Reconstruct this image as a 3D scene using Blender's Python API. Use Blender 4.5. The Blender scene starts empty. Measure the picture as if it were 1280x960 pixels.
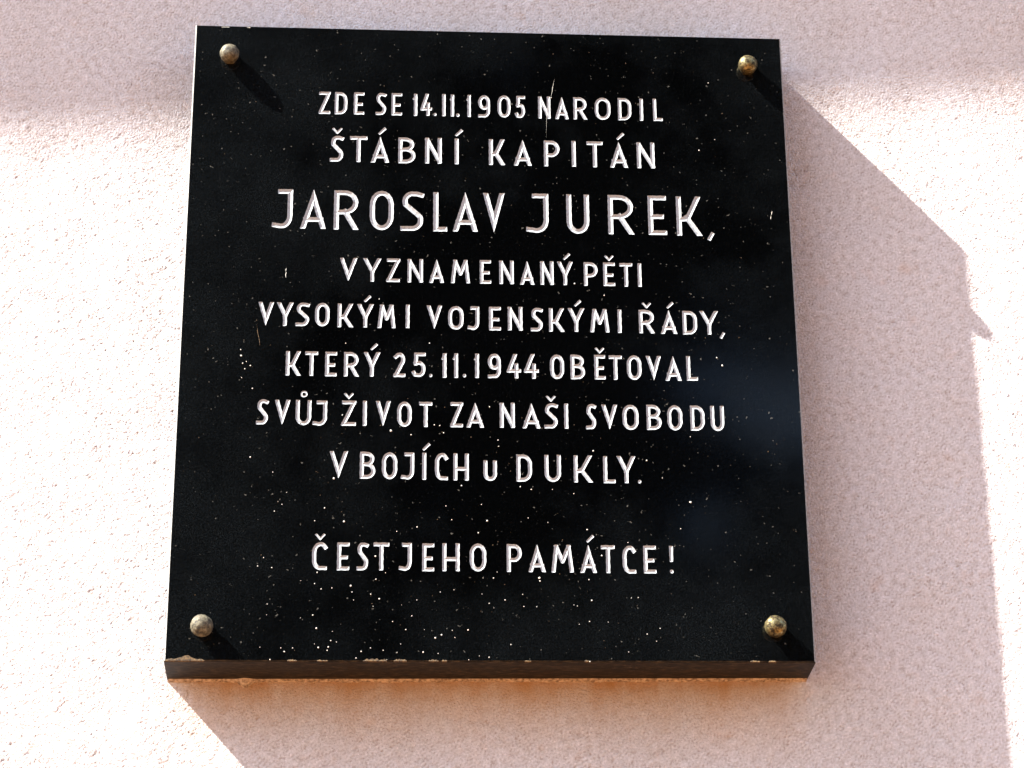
import bpy, bmesh, math, random
import numpy as np
from mathutils import Vector, Matrix
from mathutils.geometry import delaunay_2d_cdt
random.seed(7)
rng = np.random.default_rng(11)
S = bpy.context.scene
COL = S.collection

# ------------------------------------------------------------------ camera
# plaque coordinates: X right, Y up, Z out of the wall (wall surface Z = 0), origin at the plaque's middle
H0 = 2.54                                   # height of the plaque's middle above the pavement


def W(x, y, z):
    return Vector((x, -z, y + H0))


RC = [[0.9988193, -0.0083070, 0.0478641], [-0.0108946, 0.9218718, 0.3873419], [-0.0473423, -0.3874060, 0.9206928]]
cam = bpy.data.cameras.new('camera')
cam.sensor_fit = 'HORIZONTAL'
cam.sensor_width = 36.0
cam.lens = 2960.28 / 1280 * 36.0
cam.clip_start = 0.05
cam.clip_end = 2000
camo = bpy.data.objects.new('camera', cam)
COL.objects.link(camo)
axes = [Vector((r[0], -r[2], r[1])) for r in RC]
M = Matrix.Identity(4)
for i in range(3):
    for j in range(3):
        M[j][i] = axes[i][j]
M.translation = W(-0.0871576, -0.9397075, 2.1545550)
camo.matrix_world = M
S.camera = camo

# ------------------------------------------------------------------ light
SUN = Vector((-3.30, -1.0, 3.73)).normalized()          # towards the sun
EL = math.asin(SUN.z)
w = bpy.data.worlds.new('World')
S.world = w
w.use_nodes = True
wn = w.node_tree
bg = wn.nodes['Background']
sky = wn.nodes.new('ShaderNodeTexSky')
sky.sky_type = 'NISHITA'
sky.sun_disc = False
sky.sun_elevation = EL
sky.sun_rotation = math.atan2(SUN.x, SUN.y)
wn.links.new(sky.outputs[0], bg.inputs[0])
bg.inputs[1].default_value = 0.105
sl = bpy.data.lights.new('sun', 'SUN')
sl.energy = 5.0
sl.angle = math.radians(0.53)
sl.color = (1.0, 0.95, 0.87)
so = bpy.data.objects.new('sun', sl)
COL.objects.link(so)
so.rotation_euler = SUN.to_track_quat('Z', 'Y').to_euler()
so.location = (-3, -2, 6)
S.view_settings.view_transform = 'Standard'
S.view_settings.look = 'None'
S.view_settings.gamma = 1
S.view_settings.exposure = 2.32
S.render.engine = 'CYCLES'


# ------------------------------------------------------------------ materials
def mat(name):
    m = bpy.data.materials.new(name)
    m.use_nodes = True
    nt = m.node_tree
    return m, nt, nt.nodes['Principled BSDF']


def nd(nt, t, **kw):
    n = nt.nodes.new(t)
    for k, v in kw.items():
        if k.startswith('i_'):
            n.inputs[k[2:].replace('_', ' ')].default_value = v
        else:
            setattr(n, k, v)
    return n


def noise(nt, scale, detail=3, rough=0.55, vec=None):
    n = nd(nt, 'ShaderNodeTexNoise', i_Scale=scale, i_Detail=detail, i_Roughness=rough)
    if vec is None:
        vec = nt.nodes.get('TC') or nd(nt, 'ShaderNodeTexCoord', name='TC')
        vec = vec.outputs['Object']
    nt.links.new(vec, n.inputs['Vector'])
    return n


def ramp(nt, src, stops):
    r = nd(nt, 'ShaderNodeValToRGB')
    e = r.color_ramp.elements
    while len(e) < len(stops):
        e.new(0.5)
    for k, (p, c) in enumerate(stops):
        e[k].position = p
        e[k].color = (c if len(c) == 4 else (*c, 1)) if not isinstance(c, (int, float)) else (c, c, c, 1)
    nt.links.new(src, r.inputs[0])
    return r


def mix(nt, f, a, b, mode='MIX'):
    m = nd(nt, 'ShaderNodeMix', data_type='RGBA', blend_type=mode)
    for sock, v in ((m.inputs[0], f), (m.inputs[6], a), (m.inputs[7], b)):
        if isinstance(v, bpy.types.NodeSocket):
            nt.links.new(v, sock)
        else:
            sock.default_value = (*v, 1) if isinstance(v, tuple) and len(v) == 3 else v
    return m.outputs[2]


# pink sprayed render
m_wall, nt, b = mat('pink_render')
n1 = noise(nt, 9, 4)
c = mix(nt, n1.outputs[0], (0.60, 0.575, 0.582), (0.65, 0.625, 0.635))
n2 = noise(nt, 260, 4, 0.7)
r2 = ramp(nt, n2.outputs[0], [(0.30, 0.7), (0.42, 0.0)])
c = mix(nt, r2.outputs[0], c, (0.42, 0.34, 0.29))
n3 = noise(nt, 520, 3, 0.6)
r3 = ramp(nt, n3.outputs[0], [(0.56, 0.0), (0.70, 1.0)])
c = mix(nt, r3.outputs[0], c, (0.80, 0.76, 0.77))
n5 = noise(nt, 150, 5, 0.75)
r5 = ramp(nt, n5.outputs[0], [(0.36, (0.93, 0.92, 0.91)), (0.5, (1.0, 1.0, 1.0)), (0.64, (1.05, 1.05, 1.05))])
c = mix(nt, 1.0, c, r5.outputs[0], 'MULTIPLY')
n4 = noise(nt, 34, 3, 0.6)
r4 = ramp(nt, n4.outputs[0], [(0.60, 0.0), (0.75, 0.35)])
c = mix(nt, r4.outputs[0], c, (0.60, 0.42, 0.32))
# roughcast relief shading painted into the colour: crevices darker, tops of the grains paler
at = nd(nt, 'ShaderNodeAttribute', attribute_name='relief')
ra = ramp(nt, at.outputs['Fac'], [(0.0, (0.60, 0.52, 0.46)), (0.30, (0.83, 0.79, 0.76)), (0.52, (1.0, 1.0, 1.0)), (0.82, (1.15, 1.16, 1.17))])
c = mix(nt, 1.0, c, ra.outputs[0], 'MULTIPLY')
# warm bounce glow under the plaque painted into the colour, with some run-off stain
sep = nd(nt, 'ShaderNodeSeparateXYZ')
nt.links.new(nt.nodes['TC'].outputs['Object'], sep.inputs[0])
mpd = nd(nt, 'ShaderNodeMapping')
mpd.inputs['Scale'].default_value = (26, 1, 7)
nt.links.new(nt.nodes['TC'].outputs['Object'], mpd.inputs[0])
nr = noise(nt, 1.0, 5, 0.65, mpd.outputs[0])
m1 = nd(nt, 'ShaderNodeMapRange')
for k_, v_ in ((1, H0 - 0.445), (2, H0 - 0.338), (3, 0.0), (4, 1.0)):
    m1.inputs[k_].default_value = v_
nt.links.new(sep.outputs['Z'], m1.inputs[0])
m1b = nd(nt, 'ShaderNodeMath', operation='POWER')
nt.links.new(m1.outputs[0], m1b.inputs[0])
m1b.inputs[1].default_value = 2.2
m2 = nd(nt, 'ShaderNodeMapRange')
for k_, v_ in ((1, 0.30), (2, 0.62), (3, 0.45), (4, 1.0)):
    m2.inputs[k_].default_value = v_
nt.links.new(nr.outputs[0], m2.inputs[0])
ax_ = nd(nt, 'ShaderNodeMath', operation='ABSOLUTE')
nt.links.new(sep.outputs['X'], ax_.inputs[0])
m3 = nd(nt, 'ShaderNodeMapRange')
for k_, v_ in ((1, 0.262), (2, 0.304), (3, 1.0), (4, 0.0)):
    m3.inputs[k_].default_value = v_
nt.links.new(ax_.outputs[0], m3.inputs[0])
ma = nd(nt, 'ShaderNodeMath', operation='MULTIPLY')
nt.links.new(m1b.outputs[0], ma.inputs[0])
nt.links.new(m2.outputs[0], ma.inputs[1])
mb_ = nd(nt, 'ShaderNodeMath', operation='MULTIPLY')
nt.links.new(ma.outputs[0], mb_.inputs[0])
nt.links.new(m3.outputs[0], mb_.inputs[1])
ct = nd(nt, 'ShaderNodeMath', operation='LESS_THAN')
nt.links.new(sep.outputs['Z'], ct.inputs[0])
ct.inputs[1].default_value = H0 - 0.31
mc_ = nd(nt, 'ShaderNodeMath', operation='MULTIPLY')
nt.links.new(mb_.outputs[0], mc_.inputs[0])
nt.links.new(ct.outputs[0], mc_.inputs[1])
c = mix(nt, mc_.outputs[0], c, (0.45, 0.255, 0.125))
# faint long stains
mps = nd(nt, 'ShaderNodeMapping')
mps.inputs['Scale'].default_value = (5, 5, 1.6)
nt.links.new(nt.nodes['TC'].outputs['Object'], mps.inputs[0])
n6 = noise(nt, 1.0, 5, 0.6, mps.outputs[0])
r6 = ramp(nt, n6.outputs[0], [(0.35, (0.93, 0.91, 0.88)), (0.6, (1.0, 1.0, 1.0))])
c = mix(nt, 1.0, c, r6.outputs[0], 'MULTIPLY')
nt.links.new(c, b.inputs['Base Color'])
b.inputs['Roughness'].default_value = 0.92
b.inputs['Specular IOR Level'].default_value = 0.25
bp = nd(nt, 'ShaderNodeBump', i_Strength=1.0, i_Distance=0.0022)
nb = noise(nt, 480, 4, 0.65)
nt.links.new(nb.outputs[0], bp.inputs['Height'])
nt.links.new(bp.outputs[0], b.inputs['Normal'])

# black polished stone
m_stone, nt, b = mat('black_granite')
g1 = noise(nt, 900, 2, 0.6)
r1 = ramp(nt, g1.outputs[0], [(0.30, (0.0002, 0.0002, 0.0003)), (0.60, (0.0005, 0.0006, 0.0007)), (0.74, (0.0055, 0.006, 0.0065))])
g2 = noise(nt, 300, 2, 0.5)
r2 = ramp(nt, g2.outputs[0], [(0.72, 0.0), (0.77, 1.0)])
c = mix(nt, r2.outputs[0], r1.outputs[0], (0.07, 0.068, 0.058))
g3 = noise(nt, 7, 5, 0.65)
# rain-borne dust lies thickest towards the plaque's rim, most of all at its upper left
tcn = nt.nodes['TC']
mpn = nd(nt, 'ShaderNodeMapping')
mpn.inputs['Location'].default_value = (-0.05, 0, -0.30)
mpn.inputs['Scale'].default_value = (1.0, 0.0, 0.85)
nt.links.new(tcn.outputs['Object'], mpn.inputs[0])
vl = nd(nt, 'ShaderNodeVectorMath', operation='LENGTH')
nt.links.new(mpn.outputs[0], vl.inputs[0])
ad = nd(nt, 'ShaderNodeMath', operation='ADD')
nt.links.new(vl.outputs['Value'], ad.inputs[0])
nt.links.new(g3.outputs[0], ad.inputs[1])
r3 = ramp(nt, ad.outputs[0], [(0.64, 0.0), (0.96, 0.20)])
g4 = noise(nt, 1000, 4, 0.7)
r4 = ramp(nt, g4.outputs[0], [(0.45, 0.0), (0.7, 1.0)])
mm = nd(nt, 'ShaderNodeMath', operation='MULTIPLY')
nt.links.new(r3.outputs[0], mm.inputs[0])
nt.links.new(r4.outputs[0], mm.inputs[1])
c = mix(nt, mm.outputs[0], c, (0.052, 0.066, 0.074))
nt.links.new(c, b.inputs['Base Color'])
rr = ramp(nt, g3.outputs[0], [(0.3, 0.07), (0.7, 0.12)])
nt.links.new(rr.outputs[0], b.inputs['Roughness'])
b.inputs['Specular IOR Level'].default_value = 0.30
bp = nd(nt, 'ShaderNodeBump', i_Strength=0.04, i_Distance=0.0001)
nt.links.new(g4.outputs[0], bp.inputs['Height'])
nt.links.new(bp.outputs[0], b.inputs['Normal'])

# ground arris of the same stone, and its sawn edge faces
m_arris, nt, b = mat('honed_granite_arris')
g = noise(nt, 500, 3)
r = ramp(nt, g.outputs[0], [(0.35, (0.14, 0.14, 0.135)), (0.7, (0.34, 0.335, 0.32))])
nt.links.new(r.outputs[0], b.inputs['Base Color'])
b.inputs['Roughness'].default_value = 0.5
m_edge, nt, b = mat('sawn_granite_edge')
tc = nd(nt, 'ShaderNodeTexCoord', name='TC')
mp = nd(nt, 'ShaderNodeMapping')
mp.inputs['Scale'].default_value = (30, 70, 90)
nt.links.new(tc.outputs['Object'], mp.inputs[0])
g = noise(nt, 4, 4, 0.6, mp.outputs[0])
r = ramp(nt, g.outputs[0], [(0.38, (0.002, 0.0015, 0.001)), (0.50, (0.010, 0.007, 0.004)), (0.68, (0.045, 0.033, 0.020))])
nt.links.new(r.outputs[0], b.inputs['Base Color'])
b.inputs['Roughness'].default_value = 0.6
b.inputs['Specular IOR Level'].default_value = 0.2

# white letter paint
m_paint, nt, b = mat('white_letter_paint')
g = noise(nt, 420, 3, 0.6)
r = ramp(nt, g.outputs[0], [(0.30, (0.18, 0.18, 0.18)), (0.42, (0.345, 0.365, 0.375)), (0.8, (0.40, 0.425, 0.44))])
nt.links.new(r.outputs[0], b.inputs['Base Color'])
b.inputs['Roughness'].default_value = 0.6
m_speck, nt, b = mat('cream_paint_speck')
b.inputs['Base Color'].default_value = (0.55, 0.53, 0.47, 1)
b.inputs['Roughness'].default_value = 0.8

# weathered brass
m_brass, nt, b = mat('weathered_brass')
g = noise(nt, 230, 4, 0.65)
r = ramp(nt, g.outputs[0], [(0.40, (0.03, 0.022, 0.010)), (0.54, (0.19, 0.15, 0.065)), (0.72, (0.42, 0.37, 0.20))])
nt.links.new(r.outputs[0], b.inputs['Base Color'])
r = ramp(nt, g.outputs[0], [(0.4, 0.65), (0.6, 0.27)])
nt.links.new(r.outputs[0], b.inputs['Roughness'])
b.inputs['Metallic'].default_value = 0.75
bp = nd(nt, 'ShaderNodeBump', i_Strength=0.5, i_Distance=0.0008)
nt.links.new(g.outputs[0], bp.inputs['Height'])
nt.links.new(bp.outputs[0], b.inputs['Normal'])

m_dull, nt, b = mat('grey_tarnished_brass')
g = noise(nt, 260, 4, 0.65)
r = ramp(nt, g.outputs[0], [(0.38, (0.02, 0.016, 0.009)), (0.52, (0.10, 0.085, 0.05)), (0.70, (0.20, 0.185, 0.13))])
nt.links.new(r.outputs[0], b.inputs['Base Color'])
b.inputs['Roughness'].default_value = 0.65
b.inputs['Metallic'].default_value = 0.25
bp = nd(nt, 'ShaderNodeBump', i_Strength=0.6, i_Distance=0.0010)
nt.links.new(g.outputs[0], bp.inputs['Height'])
nt.links.new(bp.outputs[0], b.inputs['Normal'])
m_mortar, nt, b = mat('pale_mortar')
g = noise(nt, 300, 3)
r = ramp(nt, g.outputs[0], [(0.35, (0.16, 0.11, 0.08)), (0.65, (0.52, 0.42, 0.33))])
nt.links.new(r.outputs[0], b.inputs['Base Color'])
b.inputs['Roughness'].default_value = 0.95
m_chip, nt, b = mat('raw_stone_chip')
g = noise(nt, 500, 3)
r = ramp(nt, g.outputs[0], [(0.38, (0.022, 0.013, 0.006)), (0.66, (0.13, 0.078, 0.030))])
nt.links.new(r.outputs[0], b.inputs['Base Color'])
b.inputs['Roughness'].default_value = 0.9

m_ground, nt, b = mat('warm_sett_paving')
g = noise(nt, 3, 5)
r = ramp(nt, g.outputs[0], [(0.3, (0.155, 0.063, 0.012)), (0.7, (0.205, 0.084, 0.017))])
nt.links.new(r.outputs[0], b.inputs['Base Color'])
b.inputs['Roughness'].default_value = 0.9


# ------------------------------------------------------------------ helpers
def link(name, verts, faces, material, parent=None, smooth=False):
    me = bpy.data.meshes.new(name)
    me.from_pydata([tuple(v) for v in verts], [], faces)
    mats = material if isinstance(material, list) else [material]
    for m_ in mats:
        me.materials.append(m_)
    if smooth:
        me.shade_smooth()
    o = bpy.data.objects.new(name, me)
    COL.objects.link(o)
    o.parent = parent
    return o


def empty(name, loc=(0, 0, 0)):
    o = bpy.data.objects.new(name, None)
    o.empty_display_size = 0.1
    COL.objects.link(o)
    o.location = loc
    return o


# ------------------------------------------------------------------ pavement
g = link('pavement', [(-300, -300, 0), (300, -300, 0), (300, 300, 0), (-300, 300, 0)], [(0, 1, 2, 3)], m_ground)
g['kind'] = 'structure'

# ------------------------------------------------------------------ rendered wall
wall = empty('rendered_wall', (0, 0, 0))
wall['label'] = 'pale pink roughcast house wall behind the black memorial plaque'
wall['category'] = 'wall'


def band(nx, ny, step, lo, hi, seed, aniso=1.0):
    r_ = np.random.default_rng(seed)
    f = np.fft.rfft2(r_.standard_normal((ny, nx)))
    ky = np.fft.fftfreq(ny, step)[:, None]
    kx = np.fft.rfftfreq(nx, step)[None, :]
    k = np.sqrt(kx ** 2 + (ky / aniso) ** 2)
    f *= np.exp(-((np.log(np.maximum(k, 1e-6)) - math.log(math.sqrt(1 / (lo * hi)))) / (0.5 * math.log(hi / lo))) ** 2)
    h = np.fft.irfft2(f, s=(ny, nx))
    return h / h.std()


ST = 0.00135
PX0, PX1, PY0, PY1 = -0.72, 0.76, -0.56, 0.56
nx, ny = int((PX1 - PX0) / ST) + 1, int((PY1 - PY0) / ST) + 1
xs = np.linspace(PX0, PX1, nx)
ys = np.linspace(PY0, PY1, ny)
a1 = 0.95 * band(nx, ny, ST, 0.0027, 0.0048, 1) + 0.36 * band(nx, ny, ST, 0.006, 0.022, 9, 1.3)
a2 = band(nx, ny, ST, 0.009, 0.02, 2)
a3 = band(nx, ny, ST, 0.06, 0.15, 3)
dens = band(nx, ny, ST, 0.05, 0.2, 4)
b1 = band(nx, ny, ST, 0.0026, 0.0050, 5, 1.9)
b2 = band(nx, ny, ST, 0.005, 0.012, 6, 1.3)
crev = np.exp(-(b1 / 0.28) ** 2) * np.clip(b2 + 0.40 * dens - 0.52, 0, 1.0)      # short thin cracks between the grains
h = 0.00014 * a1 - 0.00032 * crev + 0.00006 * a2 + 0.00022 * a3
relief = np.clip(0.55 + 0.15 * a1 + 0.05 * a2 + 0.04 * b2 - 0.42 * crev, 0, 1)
fx = np.clip(np.minimum(xs - PX0, PX1 - xs) / 0.03, 0, 1)
fy = np.clip(np.minimum(ys - PY0, PY1 - ys) / 0.03, 0, 1)
h *= fy[:, None] * fx[None, :]
X, Y = np.meshgrid(xs, ys)
co = np.stack([X.ravel(), (-h).ravel(), (Y + H0).ravel()], 1)
idx = np.arange(nx * ny).reshape(ny, nx)
q = np.stack([idx[:-1, :-1], idx[:-1, 1:], idx[1:, 1:], idx[1:, :-1]], -1).reshape(-1, 4)
# the rest of the wall: four plain rectangles round the fine patch
WX, WZ0, WZ1 = 6.0, 0.0, 7.0
base = len(co)
ext = np.array([(-WX, 0, WZ0), (WX, 0, WZ0), (WX, 0, WZ1), (-WX, 0, WZ1)], float)
co = np.concatenate([co, ext])
c00, c10, c11, c01 = idx[0, 0], idx[0, -1], idx[-1, -1], idx[-1, 0]
q = np.concatenate([q, [[base, base + 1, c10, c00], [base + 1, base + 2, c11, c10],
                        [base + 2, base + 3, c01, c11], [base + 3, base, c00, c01]]]).astype(np.int32)
me = bpy.data.meshes.new('plaster')
me.vertices.add(len(co))
me.vertices.foreach_set('co', co.astype(np.float32).ravel())
me.loops.add(q.size)
me.loops.foreach_set('vertex_index', q.ravel())
me.polygons.add(len(q))
me.polygons.foreach_set('loop_start', np.arange(0, q.size, 4, dtype=np.int32))
me.polygons.foreach_set('use_smooth', np.ones(len(q), bool))
me.update(calc_edges=True)
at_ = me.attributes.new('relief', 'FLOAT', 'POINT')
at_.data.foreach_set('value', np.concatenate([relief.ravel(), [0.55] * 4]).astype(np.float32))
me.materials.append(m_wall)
o = bpy.data.objects.new('plaster', me)
COL.objects.link(o)
o.parent = wall

# moulded ledge higher up the wall: it throws the soft shade across the top of the view
PL = 0.52
prof = [(0, -0.10), (0.05, -0.10), (0.07, -0.06), (0.15, -0.045), (0.20, 0.0), (PL, 0.01), (PL, 0.07), (0, 0.13)]
y0l, y1l = 0.318, 0.0627          # shade line on the wall: y = y0l + y1l * x
vs, fs = [], []
for xx in (-4.6, 4.6):
    for (z_, y_) in prof:
        yy = y0l + y1l * (xx + 3.30 * PL) + 3.73 * PL - 0.07
        vs.append(W(xx, yy + y_, z_))
n = len(prof)
for k in range(n):
    fs.append((k, (k + 1) % n, n + (k + 1) % n, n + k))
fs.append(tuple(range(n))[::-1])
fs.append(tuple(range(n, 2 * n)))
lo_ = link('ledge', vs, fs, m_wall, wall)
lo_.data.attributes.new('relief', 'FLOAT', 'POINT').data.foreach_set('value', [0.55] * len(vs))

# unseen tree added for the polished stone to mirror, with sky in its gaps
m_leaf, nt, b = mat('added_tree_foliage')
g = noise(nt, 3, 3)
r = ramp(nt, g.outputs[0], [(0.35, (0.003, 0.005, 0.003)), (0.7, (0.010, 0.016, 0.007))])
nt.links.new(r.outputs[0], b.inputs['Base Color'])
b.inputs['Roughness'].default_value = 0.8
b.inputs['Specular IOR Level'].default_value = 0.1
m_bark, nt, b = mat('added_tree_bark')
b.inputs['Base Color'].default_value = (0.06, 0.045, 0.03, 1)
b.inputs['Roughness'].default_value = 0.9
tree = empty('added_leafy_tree', (0.6, -9.5, 0))
tree['label'] = 'dense dark leafy tree added out of view to be mirrored in the black plaque'
tree['category'] = 'tree'
vs, fs = [], []
rt = random.Random(3)
# clumps (x, z, radius) and holes shaped so the slab mirrors sky (x, z, half width, half height)
GAPS = [(1.62, 6.46, 0.30, 0.05), (2.00, 6.33, 0.30, 0.13), (2.55, 6.20, 0.4, 0.16), (1.48, 5.62, 0.05, 0.06)]
n_ = 0
while n_ < 17000:
    x, y, z = rt.uniform(-5, 6.2), rt.uniform(-1.6, 1.6), rt.uniform(1.9, 10.5)
    e = ((x - .4) / 5.3) ** 2 + (y / 1.7) ** 2 + ((z - 6.1) / 4.4) ** 2
    if e > 1 + 0.12 * math.sin(3 * x) * math.cos(2.3 * z):
        continue
    if any(((x + .6 + .16 * y - gx_) / (gw_ + .1)) ** 2 + ((z + .40 * y - gz_) / (gh_ + .11)) ** 2 < 1 + .25 * math.sin(7 * x + 5 * z) for gx_, gz_, gw_, gh_ in GAPS):
        continue
    s_ = rt.uniform(.12, .26)
    a_ = Vector((rt.gauss(0, 1), rt.gauss(0, 1), rt.gauss(0, 1))).normalized()
    b_ = a_.cross(Vector((rt.gauss(0, 1), rt.gauss(0, 1), rt.gauss(0, 1)))).normalized()
    c_ = Vector((x, y, z))
    k = len(vs)
    vs += [c_ - a_ * s_, c_ + b_ * s_ * .5, c_ + a_ * s_, c_ - b_ * s_ * .5]
    fs.append((k, k + 1, k + 2, k + 3))
    n_ += 1
link('added_tree_crown', vs, fs, m_leaf, tree)
vs, fs = [], []
for k, (z, r_) in enumerate(((0, .34), (.4, .26), (2.0, .22), (4.5, .15), (7.5, .05))):
    for a in range(10):
        t = a * math.pi / 5
        vs.append((r_ * math.cos(t) + .05 * math.sin(z), r_ * math.sin(t), z))
for k in range(4):
    for a in range(10):
        b2 = (a + 1) % 10
        fs.append((k * 10 + a, k * 10 + b2, k * 10 + 10 + b2, k * 10 + 10 + a))
link('added_tree_trunk', vs, fs, m_bark, tree, True)

# ------------------------------------------------------------------ the plaque
D = 0.0579
TL, TR, BR, BL = (-0.2990, 0.3360), (0.3009, 0.3323), (0.2990, -0.3327), (-0.2990, -0.3348)
BKL, BKR = (-0.3008, -0.3366), (0.3004, -0.3326)
plaque = empty('memorial_plaque', W(0, -0.335, 0))
plaque['label'] = 'black polished stone memorial plaque with white engraved Czech inscription on pink wall'
plaque['category'] = 'plaque'
PI_ = Vector(plaque.location)


def L(x, y, z):                      # plaque coordinates -> local to the plaque's empty
    return W(x, y, z) - PI_


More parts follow.
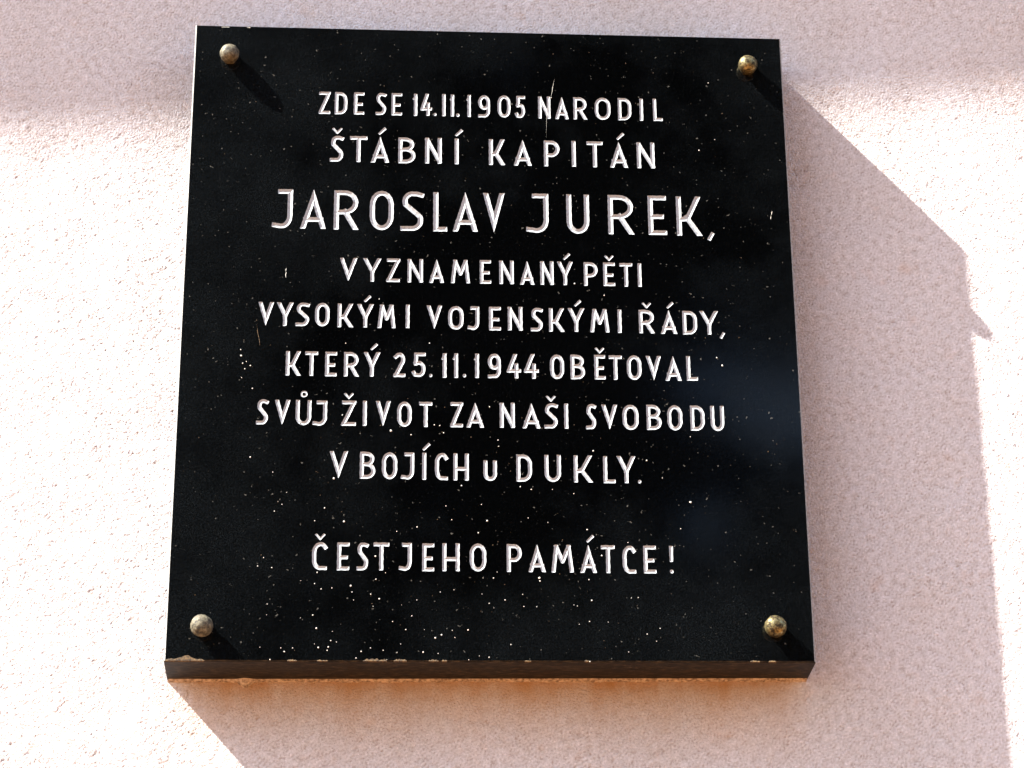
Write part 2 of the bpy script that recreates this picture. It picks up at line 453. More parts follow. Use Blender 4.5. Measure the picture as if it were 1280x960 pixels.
# the inscription, line by line: (stroke width, [(character, left, right, foot, top)]), millimetres on the plaque's face
TEXT = [
    (4.2, [
        ('Z', -171.6, -160.1, 235.3, 260.6), ('D', -155.7, -143.2, 235.2, 260.5), ('E', -136.5, -126.1, 235.1, 260.4), ('S', -114.3, -103.6, 234.9, 260.2),
        ('E', -98.3, -87.7, 234.8, 260.2), ('1', -76.7, -72.2, 234.7, 260.0), ('4', -69.2, -57.8, 234.6, 260.0), ('.', -56.1, -53.2, 234.6, 259.9),
        ('1', -48.0, -44.1, 234.5, 259.9), ('1', -39.6, -35.4, 234.5, 259.8), ('.', -33.6, -30.2, 234.4, 259.8), ('1', -23.0, -18.7, 234.4, 259.7),
        ('9', -10.9, 1.0, 234.2, 259.6), ('0', 8.6, 21.6, 234.1, 259.5), ('5', 26.3, 36.5, 234.0, 259.4), ('N', 49.6, 61.9, 233.9, 259.3),
        ('A', 66.6, 80.4, 233.7, 259.2), ('R', 85.6, 99.4, 233.6, 259.0), ('O', 107.0, 122.8, 233.5, 258.9), ('D', 130.7, 144.2, 233.3, 258.8),
        ('I', 152.7, 156.0, 233.2, 258.7), ('L', 166.1, 175.7, 233.1, 258.6),
    ]),
    (4.97, [
        ('Š', -159.2, -145.7, 181.1, 210.2), ('T', -139.6, -122.3, 180.9, 210.0), ('Á', -118.7, -100.3, 180.8, 209.9), ('B', -91.4, -74.3, 180.6, 209.7),
        ('N', -64.3, -47.8, 180.4, 209.5), ('Í', -35.1, -30.2, 180.2, 209.3), ('K', -0.3, 16.2, 179.9, 209.1), ('A', 24.1, 42.3, 179.8, 208.9),
        ('P', 54.6, 70.2, 179.5, 208.7), ('I', 82.4, 86.8, 179.4, 208.5), ('T', 97.7, 114.0, 179.2, 208.4), ('Á', 120.7, 139.1, 179.0, 208.2),
        ('N', 148.3, 166.1, 178.8, 208.1),
    ]),
    (6.17, [
        ('J', -214.5, -194.6, 106.0, 149.2), ('A', -187.2, -161.6, 105.9, 149.1), ('R', -154.2, -129.4, 105.7, 149.0), ('O', -118.6, -95.1, 105.6, 148.9),
        ('S', -88.1, -65.0, 105.4, 148.8), ('L', -55.7, -42.0, 105.3, 148.7), ('A', -36.5, -11.5, 105.2, 148.6), ('V', -6.5, 15.1, 105.1, 148.5),
        ('J', 36.1, 58.4, 104.9, 148.3), ('U', 76.5, 99.0, 104.7, 148.2), ('R', 117.6, 143.8, 104.5, 148.0), ('E', 157.4, 175.8, 104.4, 147.9),
        ('K', 186.0, 212.0, 104.2, 147.8), (',', 216.8, 222.3, 104.1, 147.7),
    ]),
    (4.39, [
        ('V', -147.5, -130.1, 49.6, 75.0), ('Y', -123.6, -106.6, 49.5, 74.8), ('Z', -101.2, -88.1, 49.3, 74.7), ('N', -80.8, -65.8, 49.2, 74.6),
        ('A', -59.5, -44.7, 49.0, 74.5), ('M', -38.2, -19.8, 48.9, 74.3), ('E', -10.2, 0.8, 48.7, 74.2), ('N', 9.1, 23.2, 48.6, 74.0),
        ('A', 29.2, 43.5, 48.5, 73.9), ('N', 49.2, 62.2, 48.3, 73.8), ('Ý', 66.1, 81.1, 48.2, 73.7), ('P', 92.3, 105.9, 48.0, 73.5),
        ('Ě', 111.6, 123.1, 47.9, 73.4), ('T', 127.7, 140.4, 47.8, 73.3), ('I', 145.2, 149.4, 47.7, 73.2),
    ]),
    (4.51, [
        ('V', -225.0, -209.7, 1.3, 26.3), ('Y', -206.3, -191.0, 1.1, 26.1), ('S', -188.5, -175.1, 1.0, 25.9), ('O', -169.7, -155.8, 0.8, 25.7),
        ('K', -148.2, -132.9, 0.5, 25.5), ('Ý', -128.9, -113.5, 0.3, 25.3), ('M', -109.2, -92.1, 0.1, 25.1), ('I', -82.9, -78.1, -0.1, 24.9),
        ('V', -61.9, -46.8, -0.4, 24.6), ('O', -40.7, -25.8, -0.6, 24.4), ('J', -21.9, -10.7, -0.8, 24.3), ('E', -1.4, 10.2, -1.0, 24.1),
        ('N', 17.4, 31.5, -1.2, 23.9), ('S', 39.3, 51.3, -1.4, 23.6), ('K', 57.2, 72.5, -1.6, 23.5), ('Ý', 76.0, 91.4, -1.8, 23.3),
        ('M', 97.3, 115.7, -2.0, 23.0), ('I', 124.2, 128.3, -2.2, 22.8), ('Ř', 145.2, 160.6, -2.5, 22.6), ('Á', 166.1, 182.4, -2.7, 22.4),
        ('D', 187.9, 202.0, -2.9, 22.2), ('Y', 204.9, 222.3, -3.1, 22.0), (',', 224.0, 228.6, -3.3, 21.8),
    ]),
    (4.55, [
        ('K', -196.9, -182.2, -51.2, -25.7), ('T', -178.2, -165.8, -51.2, -25.7), ('E', -158.9, -147.8, -51.2, -25.7), ('R', -140.7, -126.4, -51.3, -25.8),
        ('Ý', -121.6, -106.5, -51.3, -25.8), ('2', -93.6, -82.1, -51.4, -25.8), ('5', -75.9, -62.7, -51.4, -25.9), ('.', -59.7, -56.9, -51.5, -25.9),
        ('1', -47.0, -42.2, -51.5, -25.9), ('1', -36.0, -31.0, -51.5, -25.9), ('.', -27.0, -23.9, -51.5, -25.9), ('1', -15.8, -11.2, -51.5, -26.0),
        ('9', -2.7, 9.8, -51.6, -26.0), ('4', 16.1, 29.7, -51.6, -26.0), ('4', 32.2, 46.4, -51.7, -26.0), ('O', 57.3, 70.9, -51.7, -26.1),
        ('B', 77.5, 91.5, -51.8, -26.1), ('Ě', 100.6, 111.1, -51.8, -26.1), ('T', 114.2, 127.0, -51.8, -26.2), ('O', 132.0, 146.1, -51.9, -26.2),
        ('V', 150.4, 165.2, -51.9, -26.2), ('A', 169.2, 185.0, -52.0, -26.3), ('L', 189.7, 200.4, -52.0, -26.3),
    ]),
    (4.58, [
        ('S', -222.9, -211.7, -102.0, -76.3), ('V', -206.3, -191.3, -102.1, -76.4), ('Ů', -185.8, -171.1, -102.2, -76.4), ('J', -169.6, -156.0, -102.2, -76.5),
        ('Ž', -142.4, -128.9, -102.4, -76.6), ('I', -122.6, -117.9, -102.4, -76.7), ('V', -109.9, -95.5, -102.5, -76.7), ('O', -89.5, -75.8, -102.6, -76.8),
        ('T', -68.3, -55.8, -102.7, -76.9), ('Z', -38.5, -26.4, -102.8, -77.0), ('A', -23.3, -6.3, -102.9, -77.1), ('N', 8.8, 23.1, -103.0, -77.2),
        ('A', 30.2, 47.7, -103.1, -77.3), ('Š', 51.1, 64.3, -103.2, -77.3), ('I', 70.1, 74.5, -103.3, -77.4), ('S', 91.1, 101.1, -103.4, -77.5),
        ('V', 106.0, 121.6, -103.4, -77.6), ('O', 126.4, 141.7, -103.5, -77.6), ('B', 149.8, 164.1, -103.6, -77.7), ('O', 169.7, 184.1, -103.7, -77.8),
        ('D', 191.6, 205.2, -103.8, -77.9), ('U', 211.2, 224.3, -103.9, -78.0),
    ]),
    (4.62, [
        ('V', -152.8, -135.3, -155.7, -128.5), ('B', -123.8, -109.2, -155.9, -128.7), ('O', -103.1, -88.7, -156.1, -128.9), ('J', -85.3, -72.9, -156.3, -129.0),
        ('Í', -65.9, -60.7, -156.5, -129.2), ('C', -53.3, -41.0, -156.6, -129.3), ('H', -35.7, -21.2, -156.8, -129.5), ('u', -7.2, 5.5, -157.0, -136.4),
        ('D', 24.1, 38.8, -157.4, -130.0), ('U', 50.8, 66.3, -157.6, -130.3), ('K', 78.4, 96.6, -157.9, -130.5), ('L', 106.4, 117.8, -158.1, -130.8),
        ('Y', 119.9, 137.1, -158.3, -130.9), ('.', 138.9, 141.9, -158.4, -131.0),
    ]),
    (4.62, [
        ('Č', -166.6, -152.7, -246.5, -219.4), ('E', -143.4, -132.0, -246.6, -219.4), ('S', -125.3, -114.3, -246.7, -219.5), ('T', -110.1, -95.4, -246.7, -219.5),
        ('J', -86.1, -74.2, -246.8, -219.6), ('E', -64.6, -53.5, -246.9, -219.7), ('H', -46.0, -30.0, -247.0, -219.7), ('O', -20.2, -4.8, -247.1, -219.8),
        ('P', 14.3, 28.3, -247.2, -219.9), ('A', 34.0, 50.5, -247.3, -220.0), ('M', 56.2, 76.8, -247.3, -220.1), ('Á', 82.8, 98.4, -247.4, -220.1),
        ('T', 102.6, 115.6, -247.5, -220.2), ('C', 122.5, 135.0, -247.6, -220.3), ('E', 142.2, 154.0, -247.6, -220.3), ('!', 166.8, 170.6, -247.7, -220.4),
    ]),
]
# paint specks on the face (x, y, radius), millimetres
SPECKS = [
    (-192.0, -170.4, 0.53), (-196.1, -182.4, 0.79), (-203.0, -189.2, 1.05), (-199.9, -179.7, 0.39), (-156.2, -185.6, 1.05), (-165.1, -198.4, 0.79), (-137.8, -198.8, 1.05), (-88.4, -208.2, 0.79),
    (-69.4, -203.7, 1.05), (-12.1, -209.0, 1.05), (-37.0, -196.3, 0.79), (-42.5, -182.6, 0.92), (-27.8, -162.1, 1.18), (-9.0, -180.7, 0.53), (-3.6, -197.0, 0.92), (-211.6, -235.0, 0.79),
    (-216.7, -243.2, 0.79), (-203.7, -244.7, 0.92), (-161.7, -249.0, 0.79), (-108.0, -232.8, 1.05), (-176.6, -257.1, 0.53), (-163.8, -259.9, 0.92), (-157.6, -265.1, 0.79), (-147.7, -264.1, 0.53),
    (-130.4, -261.8, 1.32), (-129.1, -267.8, 0.79), (-127.5, -275.5, 0.53), (-111.8, -269.8, 0.79), (-103.8, -274.2, 1.18), (-107.2, -255.2, 0.79), (-98.4, -248.9, 0.66), (-69.1, -275.1, 0.53),
    (-47.5, -267.2, 0.53), (-34.9, -265.0, 0.66), (1.9, -253.3, 0.79), (-7.8, -253.3, 0.53), (12.5, -274.5, 0.79), (-1.9, -277.7, 0.66), (-206.8, -279.9, 0.66), (-207.1, -290.3, 0.53),
    (-164.7, -290.2, 1.05), (-176.0, -293.1, 0.39), (-161.1, -302.8, 1.05), (-146.4, -305.7, 0.53), (-147.7, -314.5, 0.92), (-149.8, -320.6, 0.79), (-162.6, -317.8, 0.53), (-193.1, -321.8, 0.66),
    (-189.8, -325.2, 1.18), (-182.4, -321.7, 0.79), (-158.9, -321.2, 1.18), (-150.8, -323.8, 0.66), (-212.1, -321.1, 0.53), (-202.6, -332.8, 0.92), (-142.5, -315.8, 0.53), (-119.7, -324.6, 0.92),
    (-111.2, -321.3, 0.66), (-124.2, -330.9, 0.79), (-99.6, -323.5, 0.66), (-96.1, -332.2, 0.53), (-91.3, -296.0, 0.66), (-73.6, -290.5, 0.66), (-79.1, -303.6, 0.79), (-62.1, -303.5, 0.53),
    (-83.6, -317.4, 0.66), (-87.0, -325.5, 0.66), (-63.0, -325.0, 1.05), (-51.9, -311.4, 1.18), (-46.2, -308.4, 0.92), (-36.3, -304.1, 0.66), (-33.9, -311.0, 0.53), (-21.8, -303.6, 0.92),
    (-49.3, -326.3, 0.53), (-21.2, -332.0, 0.79), (-11.5, -328.3, 0.66), (-2.5, -329.4, 0.79), (-109.4, -281.5, 0.53), (-83.2, -280.0, 0.39), (5.3, -247.4, 0.53), (-8.9, -268.9, 0.53),
    (-9.2, -180.7, 0.53), (-3.8, -197.0, 1.18), (38.1, -165.3, 0.79), (58.0, -165.1, 0.53), (27.7, -162.7, 0.79), (78.3, -169.1, 0.79), (34.8, -193.9, 0.79), (90.1, -205.0, 1.05),
    (188.7, -176.7, 1.32), (178.4, -203.4, 0.66), (44.7, -252.9, 1.32), (45.1, -255.9, 0.79), (90.8, -254.2, 0.79), (103.3, -230.5, 0.92), (128.2, -217.5, 0.66), (12.5, -274.5, 0.92),
    (28.9, -269.0, 0.66), (1.9, -253.3, 0.79), (-2.3, -277.9, 0.66), (41.8, -280.9, 0.66), (29.9, -280.8, 0.53), (76.3, -278.9, 0.53), (79.5, -279.9, 0.53), (93.0, -274.4, 0.79),
    (90.5, -294.7, 0.66), (81.0, -297.6, 0.66), (107.9, -295.3, 0.53), (136.4, -271.4, 0.53), (129.9, -271.8, 0.53), (155.8, -301.0, 0.66), (143.6, -306.6, 0.79), (152.1, -313.3, 0.53),
    (126.0, -323.7, 0.66), (-2.5, -329.6, 0.79), (17.6, -317.3, 0.66), (90.0, -333.1, 0.79), (45.3, -322.3, 0.39), (2.1, -282.3, 0.39), (53.3, -198.3, 0.53), (-239.6, -31.0, 1.09),
    (-237.8, -38.9, 1.01), (-230.4, -41.3, 1.01), (-234.4, -37.2, 0.78), (-238.4, -53.9, 0.7), (-227.7, -65.0, 0.86), (-235.7, -44.7, 0.78), (-240.2, -24.7, 0.7), (83.0, 50.0, 0.86),
    (219.9, -27.4, 1.25), (225.0, -35.7, 1.4), (-139.6, -16.7, 0.94), (-58.8, -15.6, 1.01), (-108.0, 30.7, 0.78), (111.9, 37.7, 0.78), (-95.0, -107.1, 1.25), (-75.8, -111.0, 0.78),
    (-44.9, -108.7, 0.78), (-227.3, -135.2, 0.94), (-205.7, -150.2, 0.86), (-148.2, -156.0, 1.33), (-1.0, -81.5, 0.78), (-48.6, -101.3, 0.78), (-53.8, -100.6, 0.78), (-141.4, -91.4, 0.94),
    (97.5, -125.7, 1.09), (148.3, -135.0, 1.01), (162.7, -152.6, 0.78), (6.9, -115.6, 0.94), (7.4, -122.0, 0.7), (191.0, -110.2, 0.78), (224.0, 278.2, 0.94), (228.0, 212.7, 0.7),
    (211.5, 200.1, 0.86), (63.1, 258.0, 0.7),
]

# glyphs: polylines in the unit box of the centre lines, (0, 0) bottom left
def arc(cx, cy, rx, ry, a0, a1, n=10):
    return [(cx + rx * math.cos(math.radians(a0 + (a1 - a0) * i / n)), cy + ry * math.sin(math.radians(a0 + (a1 - a0) * i / n))) for i in range(n + 1)]


E_ = 0.12
ov = arc(.5, .66, .5, .34, 0, 180) + arc(.5, .34, .5, .34, 180, 360)
ov = ov + [ov[0]]
U_ = [(0, 1 + E_)] + [(0, .3)] + arc(.5, .3, .5, .3, 180, 360)[1:] + [(1, 1 + E_)]
GL = {
    'A': [[(-.06, -E_), (.5, 1)], [(1.06, -E_), (.5, 1)], [(.14, .2), (.86, .2)]],
    'B': [[(0, -E_), (0, 1 + E_)], [(0, 1), (.35, 1)] + arc(.35, .77, .55, .23, 90, -90)[1:] + [(0, .54)],
          [(.3, .54)] + arc(.42, .27, .58, .27, 90, -90)[0:] + [(0, 0)]],
    'C': [[(1, .86)] + arc(.62, .72, .40, .28, 40, 90, 4) + arc(.55, .66, .55, .34, 100, 180, 6) + arc(.55, .34, .55, .34, 180, 265, 6) + [(1, .0)]],
    'D': [[(0, -E_), (0, 1 + E_)], [(0, 1), (.35, 1)] + arc(.38, .66, .62, .34, 90, 0)[1:] + arc(.38, .34, .62, .34, 0, -90) + [(0, 0)]],
    'E': [[(0, -E_), (0, 1 + E_)], [(0, 1), (1, 1)], [(0, .46), (.8, .46)], [(0, 0), (1, 0)]],
    'H': [[(0, -E_), (0, 1 + E_)], [(1, -E_), (1, 1 + E_)], [(0, .42), (1, .42)]],
    'I': [[(.5, -E_), (.5, 1 + E_)]],
    'J': [[(.35, 1), (1, 1)], [(1, 1 + E_), (1, .3)] + arc(.45, .3, .55, .3, 0, -90)[1:] + [(0, .03)]],
    'K': [[(0, -E_), (0, 1 + E_)], [(.98, 1 + E_), (.40, .42), (.02, .40)], [(.36, .46), (1.03, -E_)]],
    'L': [[(0, -E_), (0, 1 + E_)], [(0, 0), (1, 0)]],
    'M': [[(-.02, -E_), (.16, 1)], [(1.02, -E_), (.84, 1)], [(.16, 1), (.5, .38), (.84, 1)]],
    'N': [[(0, -E_), (0, 1 + E_)], [(1, -E_), (1, 1 + E_)], [(0, 1), (1, 0)]],
    'O': [ov],
    'P': [[(0, -E_), (0, 1 + E_)], [(0, 1), (.4, 1)] + arc(.45, .71, .55, .29, 90, -90)[1:] + [(0, .42)]],
    'R': [[(0, -E_), (0, 1 + E_)], [(0, 1), (.4, 1)] + arc(.40, .72, .55, .28, 90, -90)[1:] + [(0, .44)], [(.42, .46), (1.04, -E_)]],
    'S': [[(1, .96)] + [(.72, 1.0)] + arc(.50, .78, .40, .22, 80, 205, 8) + [(.80, .40)] + arc(.50, .24, .46, .24, 25, -80, 8) + [(0, 0.0)]],
    'T': [[(0, 1), (1, 1)], [(.5, 1), (.5, -E_)]],
    'U': [U_],
    'V': [[(-.04, 1 + E_), (.5, 0)], [(1.04, 1 + E_), (.5, 0)]],
    'Y': [[(-.06, 1 + E_), (.5, .42)], [(1.06, 1 + E_), (.5, .42)], [(.5, .44), (.5, -E_)]],
    'Z': [[(.02, 1), (1, 1)], [(1, 1), (0, 0)], [(0, 0), (1, 0)]],
    '1': [[(.85, -E_), (.85, 1 + E_)], [(.85, .97), (-.7, .82)]],
    '2': [[(.03, .88)] + arc(.48, .74, .46, .26, 140, -20, 10) + [(.02, 0)], [(0, 0), (1, 0)]],
    '4': [[(.66, 1 + E_), (0, .28)], [(0, .28), (1, .28)], [(.72, .55), (.72, -E_)]],
    '5': [[(.22, 1), (1, 1)], [(.25, 1), (.18, .56)], [(.18, .56)] + arc(.48, .30, .50, .30, 95, -90, 12) + [(.12, .02), (0, .12)]],
    '9': [arc(.5, .70, .5, .30, 0, 360, 20), [(1, .70), (1, .28)] + arc(.50, .28, .50, .28, 0, -80, 8)[1:] + [(.0, 0)]],
    '0': [ov],
    '.': [[(.5, .0), (.5, .02)]],
    ',': [[(.9, .10), (.1, -.12)]],
    '!': [[(.5, 1 + E_), (.5, .48)], [(.5, .0), (.5, .02)]],
}
GL['u'] = GL['U']
BASE = {'Á': 'A', 'Š': 'S', 'Í': 'I', 'Ý': 'Y', 'Ě': 'E', 'Ř': 'R', 'Ž': 'Z', 'Ů': 'U', 'Č': 'C'}
STEP = 0.00055
SLOPE = 0.42


def stroke_value(X, Y, pts, wd, round_ends=False):
    """signed 'how far inside' a stroke of width wd following pts"""
    val = np.full(X.shape, -1.0)
    closed = pts[0] == pts[-1]
    for k in range(len(pts) - 1):
        (ax, ay), (bx, by) = pts[k], pts[k + 1]
        dx, dy = bx - ax, by - ay
        ln = math.hypot(dx, dy)
        if ln < 1e-7:
            continue
        dx, dy = dx / ln, dy / ln
        t = (X - ax) * dx + (Y - ay) * dy
        p = np.abs((X - ax) * -dy + (Y - ay) * dx)
        cap = wd / 2 - np.hypot(np.where(t < 0, t, np.where(t > ln, t - ln, 0)), p)
        v = cap
        if not round_ends and not closed:
            if k == 0:
                sq = np.minimum(wd / 2 - p, t + wd / 2)
                v = np.where(t < 0, sq, v)
            if k == len(pts) - 2:
                sq = np.minimum(wd / 2 - p, ln + wd / 2 - t)
                v = np.where(t > ln, sq, v)
        val = np.maximum(val, v)
    return val


def glyph_field(ch, x0, x1, yb, yt, wd):
    wd *= 0.80
    bch = BASE.get(ch, ch)
    H = yt - yb
    jit = lambda: random.uniform(-1, 1) * 0.00025
    pad = 0.0012
    ax0, ax1, ay0, ay1 = x0 - pad, x1 + pad, yb - pad, yt + pad
    if ch in BASE:
        ay1 = yt + 0.42 * H
        ax0 -= 0.001
        ax1 += 0.0045
    if ch == ',':
        ay0 = yb - 0.010
        ax1 += 0.002
        ax0 -= 0.002
    NX, NY = int((ax1 - ax0) / STEP) + 2, int((ay1 - ay0) / STEP) + 2
    gx = ax0 + np.arange(NX) * STEP
    gy = ay0 + np.arange(NY) * STEP
    X, Y = np.meshgrid(gx, gy)
    iw = max(x1 - x0 - wd, 1e-5)
    ih = H - wd
    jx, jy = jit(), jit()

    def mp(p):
        return (x0 + wd / 2 + p[0] * iw + jx, yb + wd / 2 + p[1] * ih + jy)
    val = np.full(X.shape, -1.0)
    if bch in 'AV':
        # two slanted grooves that meet in a point
        mx = (x0 + x1) / 2 + jx
        hw = (x1 - x0) / 2
        ap = (yt + .12 * wd) if bch == 'A' else (yb - .12 * wd)
        ft = yb if bch == 'A' else yt
        ln = math.hypot(hw, ap - ft)
        s_ = (np.abs(ap - Y) * hw - np.abs(X - mx) * abs(ap - ft)) / ln
        s_ = np.where((ap - Y) * (ap - ft) > 0, s_, -1)
        val = np.maximum(val, wd / 2 - np.abs(s_ - wd / 2))
    for st in GL[bch]:
        if bch in 'AV' and st[0][0] < 0 or bch in 'AV' and st[0][0] > 1:
            continue
        pts = [mp(p) for p in st]
        sw = wd
        rnd = False
        if ch == '.' or (ch == '!' and st[0][1] < .1):
            sw = max(x1 - x0, wd * .8) * (1.0 if ch == '.' else .85)
            rnd = True
        if ch == ',':
            cx = (x0 + x1) / 2
            pts = [(cx + wd * .28, yb + wd * .42), (cx - wd * .30, yb - wd * .62)]
            sw = wd * .72
        if bch == '1' and len(st) == 2 and st[1][1] == .82:
            sw = wd * .62
        v = stroke_value(X, Y, pts, sw, rnd)
        if ch == '!' and st[0][1] > .1:
            v = v - np.clip((yt - Y) / H, 0, 1) * wd * .16
        val = np.maximum(val, v)
    if ch != ',':
        val = np.minimum(val, np.minimum(yt + jy - Y, Y - (yb + jy)))
    cx = (x0 + x1) / 2
    if ch in 'ÁÍÝ':
        a = stroke_value(X, Y, [(cx - .02 * H + .0002, yt + .13 * H), (cx + .15 * H, yt + .30 * H)], wd * .58)
        a = a + np.clip((Y - yt - .1 * H) / (.25 * H), 0, 1) * wd * .10
        val = np.maximum(val, a)
    elif ch in 'ŠĚŘŽČ':
        r_ = .13 * H
        a = np.maximum(stroke_value(X, Y, [(cx - r_, yt + .27 * H), (cx, yt + .12 * H)], wd * .56),
                       stroke_value(X, Y, [(cx + r_, yt + .27 * H), (cx, yt + .12 * H)], wd * .56))
        a = np.minimum(a, yt + .31 * H - Y)
        val = np.maximum(val, a)
    elif ch == 'Ů':
        r_ = .095 * H
        ring = wd * .24 - np.abs(np.hypot(X - cx, Y - yt - .24 * H) - r_)
        val = np.maximum(val, ring)
    # chisel wobble
    wob = np.sin(X * 900 + yb * 3000) * np.cos(Y * 760 + x0 * 2000) * 0.00013
    return X, Y, val + np.where(val > -0.0009, wob, 0)


MS = {}      # marching squares: inside polygon per case, corners 0..3 ccw, edge midpoints 4..7 (4: 0-1, 5: 1-2, 6: 2-3, 7: 3-0)
for cs in range(16):
    ins = [bool(cs >> k & 1) for k in range(4)]
    poly = []
    for k in range(4):
        if ins[k]:
            poly.append(k)
        if ins[k] != ins[(k + 1) % 4]:
            poly.append(4 + k)
    MS[cs] = poly


def carve(X, Y, V):
    """letter faces (groove) and its outline segments"""
    V = np.where(np.abs(V) < 2e-6, -2e-6, V)
    NY, NX = V.shape
    ins = V > 0
    verts, vid = [], {}
    faces, segs = [], []
    cell = ins[:-1, :-1] * 1 + ins[:-1, 1:] * 2 + ins[1:, 1:] * 4 + ins[1:, :-1] * 8

    def corner(i, j):
        k = (i, j)
        if k not in vid:
            vid[k] = len(verts)
            verts.append((X[i, j], Y[i, j], -SLOPE * min(V[i, j], 0.0045)))
        return vid[k]

    def mid(i0, j0, i1, j1):
        k = (i0, j0, i1, j1) if (i0, j0) < (i1, j1) else (i1, j1, i0, j0)
        if k not in vid:
            a, b_ = V[k[0], k[1]], V[k[2], k[3]]
            t = min(max(a / (a - b_), 0.03), 0.97)
            vid[k] = len(verts)
            verts.append((X[k[0], k[1]] + (X[k[2], k[3]] - X[k[0], k[1]]) * t, Y[k[0], k[1]] + (Y[k[2], k[3]] - Y[k[0], k[1]]) * t, 0.0))
        return vid[k]
    for i, j in zip(*np.nonzero(cell)):
        cc = [(i, j), (i, j + 1), (i + 1, j + 1), (i + 1, j)]
        p = []
        for k in MS[cell[i, j]]:
            if k < 4:
                p.append(corner(*cc[k]))
            else:
                p.append(mid(*cc[k - 4], *cc[(k - 3) % 4]))
        faces.append(p)
        code = MS[cell[i, j]]
        for a in range(len(code)):
            b_ = (a + 1) % len(code)
            if code[a] >= 4 and code[b_] >= 4:
                segs.append((p[a], p[b_]))
    return verts, faces, segs


# --- front face of the slab, band by band, with the letters cut out of it
CH = 0.0013                                             # arris width
fc = [(TL[0] + CH, TL[1] - CH * .6), (TR[0] - CH, TR[1] - CH * .6), (BR[0] - CH, BR[1] + CH), (BL[0] + CH, BL[1] + CH)]
top_y, bot_y = fc[0][1], fc[3][1]


def left_x(y):
    t = (fc[0][1] - y) / (fc[0][1] - fc[3][1])
    return fc[0][0] + t * (fc[3][0] - fc[0][0])


def right_x(y):
    t = (fc[1][1] - y) / (fc[1][1] - fc[2][1])
    return fc[1][0] + t * (fc[2][0] - fc[1][0])


lines = []
for wd, gl in TEXT:
    fields = []
    lo, hi = 1e9, -1e9
    for ch, x0, x1, yb, yt in gl:
        X, Y, V = glyph_field(ch, x0 / 1e3, x1 / 1e3, yb / 1e3, yt / 1e3, wd / 1e3)
        v, f, s = carve(X, Y, V)
        fields.append((v, f, s))
        ysv = [p[1] for p in v]
        lo, hi = min(lo, min(ysv)), max(hi, max(ysv))
    lines.append((lo, hi, fields))
seps = [None] + [(lines[k][0] + lines[k + 1][1]) / 2 for k in range(len(lines) - 1)] + [None]
sv, sf = [], []


def addv(p):
    sv.append(L(*p))
    return len(sv) - 1


corners = [addv((*fc[0], D)), addv((*fc[1], D)), addv((*fc[2], D)), addv((*fc[3], D))]
left_chain, right_chain = [corners[0]], [corners[1]]
tl_i, tr_i = corners[0], corners[1]
for k, (lo, hi, fields) in enumerate(lines):
    if seps[k + 1] is None:
        bl_i, br_i = corners[3], corners[2]
    else:
        y = seps[k + 1]
        bl_i, br_i = addv((left_x(y), y, D)), addv((right_x(y), y, D))
    rect = [(*[sv[i_][0]], sv[i_][2] + PI_.z - H0) for i_ in (tl_i, tr_i, br_i, bl_i)]
    pts = [Vector(p) for p in rect]
    edges = [(0, 1), (1, 2), (2, 3), (3, 0)]
    holes = []
    for v, f, s in fields:
        off = len(pts)
        use = sorted({i_ for e in s for i_ in e})
        mp_ = {u: off + n_ for n_, u in enumerate(use)}
        pts += [Vector((v[u][0], v[u][1])) for u in use]
        edges += [(mp_[a], mp_[b_]) for a, b_ in s]
    out = delaunay_2d_cdt(pts, edges, [], 0, 1e-7)
    ov_, oe_, of_ = out[0], out[1], out[2]
    # flood fill from the outer rectangle, never crossing an outline segment
    omap = {}
    for n_, orig in enumerate(out[3]):
        for o_ in orig:
            omap[o_] = n_
    cons = set()
    for a, b_ in edges[4:]:
        if a in omap and b_ in omap:
            cons.add(tuple(sorted((omap[a], omap[b_]))))
    adj = {}
    for fi, f in enumerate(of_):
        for a in range(len(f)):
            adj.setdefault(tuple(sorted((f[a], f[(a + 1) % len(f)]))), []).append(fi)
    side = {}
    c0 = omap[0]
    start = next(fi for fi, f in enumerate(of_) if c0 in f)
    # even-odd: crossing an outline toggles inside/outside
    side[start] = 0
    stack = [start]
    while stack:
        fi = stack.pop()
        f = of_[fi]
        for a in range(len(f)):
            e = tuple(sorted((f[a], f[(a + 1) % len(f)])))
            for fj in adj[e]:
                if fj not in side:
                    side[fj] = side[fi] ^ (1 if e in cons else 0)
                    stack.append(fj)
    vm = {}
    rectmap = {omap[0]: tl_i, omap[1]: tr_i, omap[2]: br_i, omap[3]: bl_i}
    for fi, f in enumerate(of_):
        if side.get(fi, 0) == 0:
            ids = []
            for a in f:
                if a in rectmap:
                    ids.append(rectmap[a])
                else:
                    if a not in vm:
                        vm[a] = addv((ov_[a][0], ov_[a][1], D))
                    ids.append(vm[a])
            sf.append(ids)
    tl_i, tr_i = bl_i, br_i
    left_chain.append(bl_i)
    right_chain.append(br_i)
nfront = len(sf)
# arris ring, sides, back
oc = [addv((*p, D - CH)) for p in (TL, TR, BR, BL)]
for chain, a, b_ in ((left_chain, oc[0], oc[3]), (right_chain, oc[1], oc[2])):
    ring = [a] + chain + [b_] if chain is left_chain else [b_] + chain[::-1] + [a]
    sf.append(ring)
sf.append([oc[0], oc[1], corners[1], corners[0]])
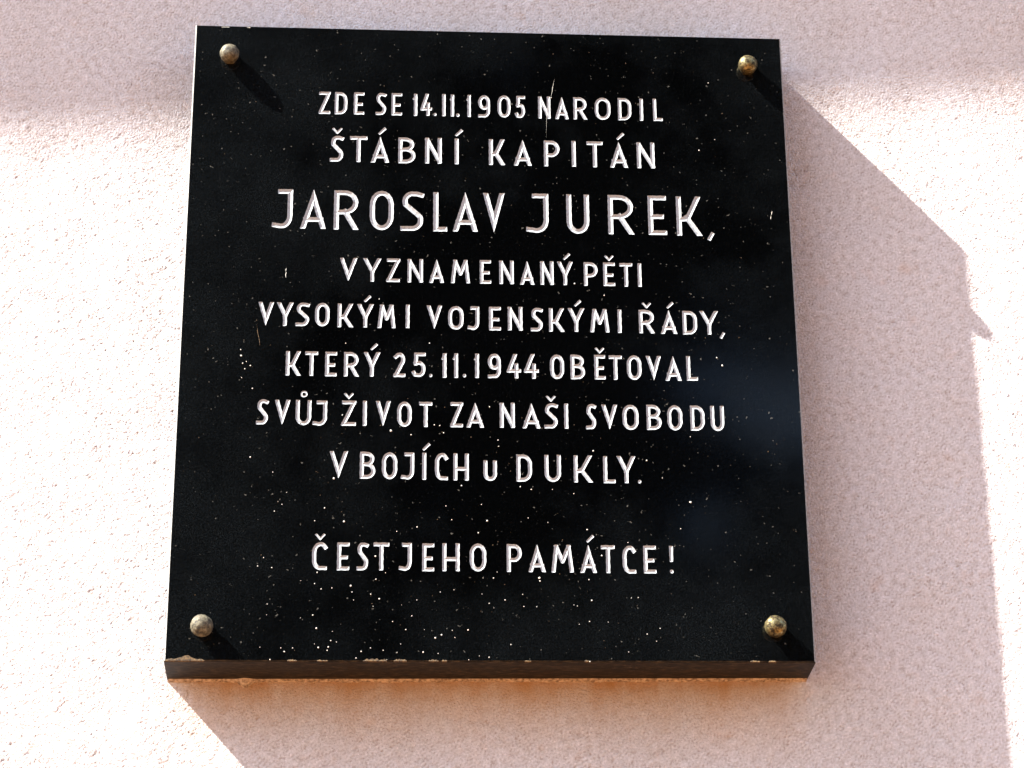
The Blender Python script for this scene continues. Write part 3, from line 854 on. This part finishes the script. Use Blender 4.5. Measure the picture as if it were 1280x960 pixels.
# bottom arris, a little ragged
sf.append([corners[3], corners[2], oc[2], oc[3]])
narris = len(sf)
bk = [addv((TL[0] - .0012, TL[1] - .001, -0.004)), addv((TR[0], TR[1] - .001, -0.004)), addv((*BKR, -0.004)), addv((*BKL, -0.004))]
for a in range(4):
    b_ = (a + 1) % 4
    sf.append([oc[a], bk[a], bk[b_], oc[b_]])
sf.append([bk[0], bk[3], bk[2], bk[1]])
slab = link('slab', sv, sf, [m_stone, m_arris, m_edge], plaque)
for pi_, p in enumerate(slab.data.polygons):
    p.material_index = 0 if pi_ < nfront else (1 if pi_ < narris - 1 else 2)      # the lower arris is as dark as the sawn edge
bm = bmesh.new()
bm.from_mesh(slab.data)
bmesh.ops.recalc_face_normals(bm, faces=bm.faces)
bm.faces.ensure_lookup_table()
if bm.faces[0].normal.y > 0:
    bmesh.ops.reverse_faces(bm, faces=bm.faces)
bm.to_mesh(slab.data)
bm.free()

for lo, hi, fields in lines:
    for v, f, s in fields:
        o = link('letter', [L(p[0], p[1], D + p[2]) for p in v], f, m_paint, slab)

# ------------------------------------------------------------------ bolts
def bolt(x, y, r, hgt, seed, m_, lab):
    rn = random.Random(seed)
    prof = [(.80, 0), (.82, .22), (.97, .30), (1.0, .45), (.97, .62), (.84, .80), (.60, .93), (.30, .99)]
    N = 18
    vs, fs = [], []
    a0 = rn.uniform(0, 6)
    for k, (rr_, zz) in enumerate(prof):
        for a in range(N):
            t = a0 + 2 * math.pi * a / N
            hexr = 1.0
            if k < 2:
                s6 = (t * 6 / (2 * math.pi)) % 1
                hexr = math.cos(math.pi / 6) / math.cos((s6 - .5) * math.pi / 3) * 1.08
            q_ = 1 + rn.uniform(-.035, .035)
            vs.append(L(x + r * rr_ * hexr * q_ * math.cos(t), y + r * rr_ * hexr * q_ * math.sin(t), D + hgt * zz - (0.001 if k == 0 else 0)))
    top = len(vs)
    vs.append(L(x, y, D + hgt))
    for k in range(len(prof) - 1):
        for a in range(N):
            b2 = (a + 1) % N
            fs.append((k * N + a, k * N + b2, (k + 1) * N + b2, (k + 1) * N + a))
    for a in range(N):
        fs.append(((len(prof) - 1) * N + a, (len(prof) - 1) * N + (a + 1) % N, top))
    o = link('bolt', vs, fs, m_, plaque)
    o['label'] = lab
    for p in o.data.polygons:
        p.use_smooth = True
    return o


for k, (x, y, r) in enumerate([(-.2626, .2985, .0098), (.2643, .2959, .0098), (-.2653, -.3033, .0104), (.2622, -.3007, .0104)]):
    bolt(x, y, r, .0162, 5 + k, m_brass if k in (1, 3) else m_dull,
         ('bright brass domed fixing bolt', 'dull grey tarnished domed fixing bolt')[k in (0, 2)] + ' near the plaque\'s ' + ('upper left', 'upper right', 'lower left', 'lower right')[k] + ' corner')

# ------------------------------------------------------------------ specks, scratches, chips, mortar
vs, fs = [], []


def speck(x, y, r, hh=0.45):
    N = 8
    st = len(vs)
    el, an = random.uniform(.75, 1.15), random.uniform(0, 3.14)
    for k, (rr_, z_) in enumerate(((1, -.0002), (.8, hh * r * .7))):
        for a in range(N):
            t = 2 * math.pi * a / N
            q_ = rr_ * r * random.uniform(.85, 1.15)
            u_, v_ = q_ * math.cos(t), q_ * math.sin(t) * el
            vs.append(L(x + u_ * math.cos(an) - v_ * math.sin(an), y + u_ * math.sin(an) + v_ * math.cos(an), D + z_))
    c_ = len(vs)
    vs.append(L(x, y, D + hh * r))
    for a in range(N):
        b2 = (a + 1) % N
        fs.append((st + a, st + b2, st + N + b2, st + N + a))
        fs.append((st + N + a, st + N + b2, c_))


for x, y, r in SPECKS:
    speck(x / 1e3, y / 1e3, r / 1e3 * random.uniform(.62, .95), random.uniform(.15, .45))
o = link('paint_speck', vs, fs, m_speck, plaque, True)
o['kind'] = 'stuff'

vs, fs = [], []
for k in range(170):
    x, y = random.uniform(-.292, .292), random.uniform(-.328, .328)
    if random.random() < .45:
        x, y = random.gauss(-.03, .14), random.gauss(-.22, .08)
    if abs(x) > .293 or abs(y) > .328:
        continue
    speck(x, y, random.choice([.00025, .0003, .0004, .0005]))
o = link('dust_grain', vs, fs, m_chip, plaque, True)
o['kind'] = 'stuff'


def scratch(pts, wd, m_=m_speck):
    vs, fs = [], []
    P = []
    for k in range(len(pts) - 1):
        for t in range(6):
            P.append((pts[k][0] + (pts[k + 1][0] - pts[k][0]) * t / 6 + random.uniform(-1, 1) * wd * .5, pts[k][1] + (pts[k + 1][1] - pts[k][1]) * t / 6))
    P.append(pts[-1])
    for k, (x, y) in enumerate(P):
        ww = wd * .7 * (random.choice([.15, .5, .8, 1]) if 0 < k < len(P) - 1 else .15)
        vs += [L(x - ww / 2, y, D + .00005), L(x, y, D + .00025), L(x + ww / 2, y, D + .00005)]
    for k in range(len(P) - 1):
        for a in (0, 1):
            fs.append((3 * k + a, 3 * k + a + 1, 3 * k + a + 4, 3 * k + a + 3))
    return link('scratch', vs, fs, m_, plaque)


scratch([(.0668, .281), (.0627, .258)], .00042)
scratch([(.0605, .250), (.0585, .2413), (.0571, .2119)], .0002)
scratch([(-.1991, .0628), (-.1992, .0525)], .0008)
scratch([(.2816, .1326), (.2803, .1237)], .0009)
scratch([(-.2258, .0025), (-.2220, -.0203)], .0007, m_chip)


def chip(x0, x1, y, hgt, z0=D + .0002, m_=m_chip, name='edge_chip'):
    vs, fs = [], []
    n_ = 12
    for k in range(n_ + 1):
        t = k / n_
        x = x0 + (x1 - x0) * t
        up_ = hgt * (math.sin(math.pi * t) ** .6) * random.uniform(.15, 1.0)
        vs += [L(x, y + up_, z0), L(x, y - .0004, z0 + .0004), L(x, y - .0012, z0 - .0012)]
    for k in range(n_):
        for a in (0, 1):
            fs.append((3 * k + a, 3 * k + 3 + a, 3 * k + 4 + a, 3 * k + 1 + a))
    return link(name, vs, fs, m_, plaque)


yb_ = lambda x: BL[1] + (x + .299) / .598 * (BR[1] - BL[1]) + .0008
chip(-.298, -.262, yb_(-.28), .0050)
for x0, x1, h_ in ((-.187, -.178, .0015), (-.160, -.150, .0012), (-.118, -.096, .0030), (-.090, -.078, .0024), (-.058, -.049, .0018),
                   (-.046, -.041, .0014), (.085, .089, .0016), (.238, .247, .0012), (.255, .262, .0012), (.03, .036, .001)):
    chip(x0, x1, yb_(x0), h_)
for x0, x1 in ((-.273, -.2645), (-.247, -.243)):
    yy = TL[1] + (x0 + .299) / .6 * (TR[1] - TL[1])
    chip(x0, x1, yy - .0016, .0016, D - .0003, m_speck)

# mortar bead where the underside meets the wall
vs, fs = [], []
n_ = 160
for k in range(n_ + 1):
    t = k / n_
    x = BKL[0] + .001 + (BKR[0] - BKL[0] - .002) * t
    y = BKL[1] + (BKR[1] - BKL[1]) * t
    a = .0016 + .0010 * abs(math.sin(k * 1.7) * math.sin(k * .31)) + random.uniform(0, .0006)
    if -.235 < x < -.220:
        a += .006 * math.sin((x + .235) / .015 * math.pi)
    vs += [L(x, y + .001, .0035 + a * .6), L(x, y - a * .45, .003 + a * .4), L(x, y - a, -.0006)]
for k in range(n_):
    for a in (0, 1):
        fs.append((3 * k + a, 3 * k + 3 + a, 3 * k + 4 + a, 3 * k + 1 + a))
link('mortar_joint', vs, fs, m_mortar, plaque, True)
print('letters', sum(len(l[2]) for l in lines))
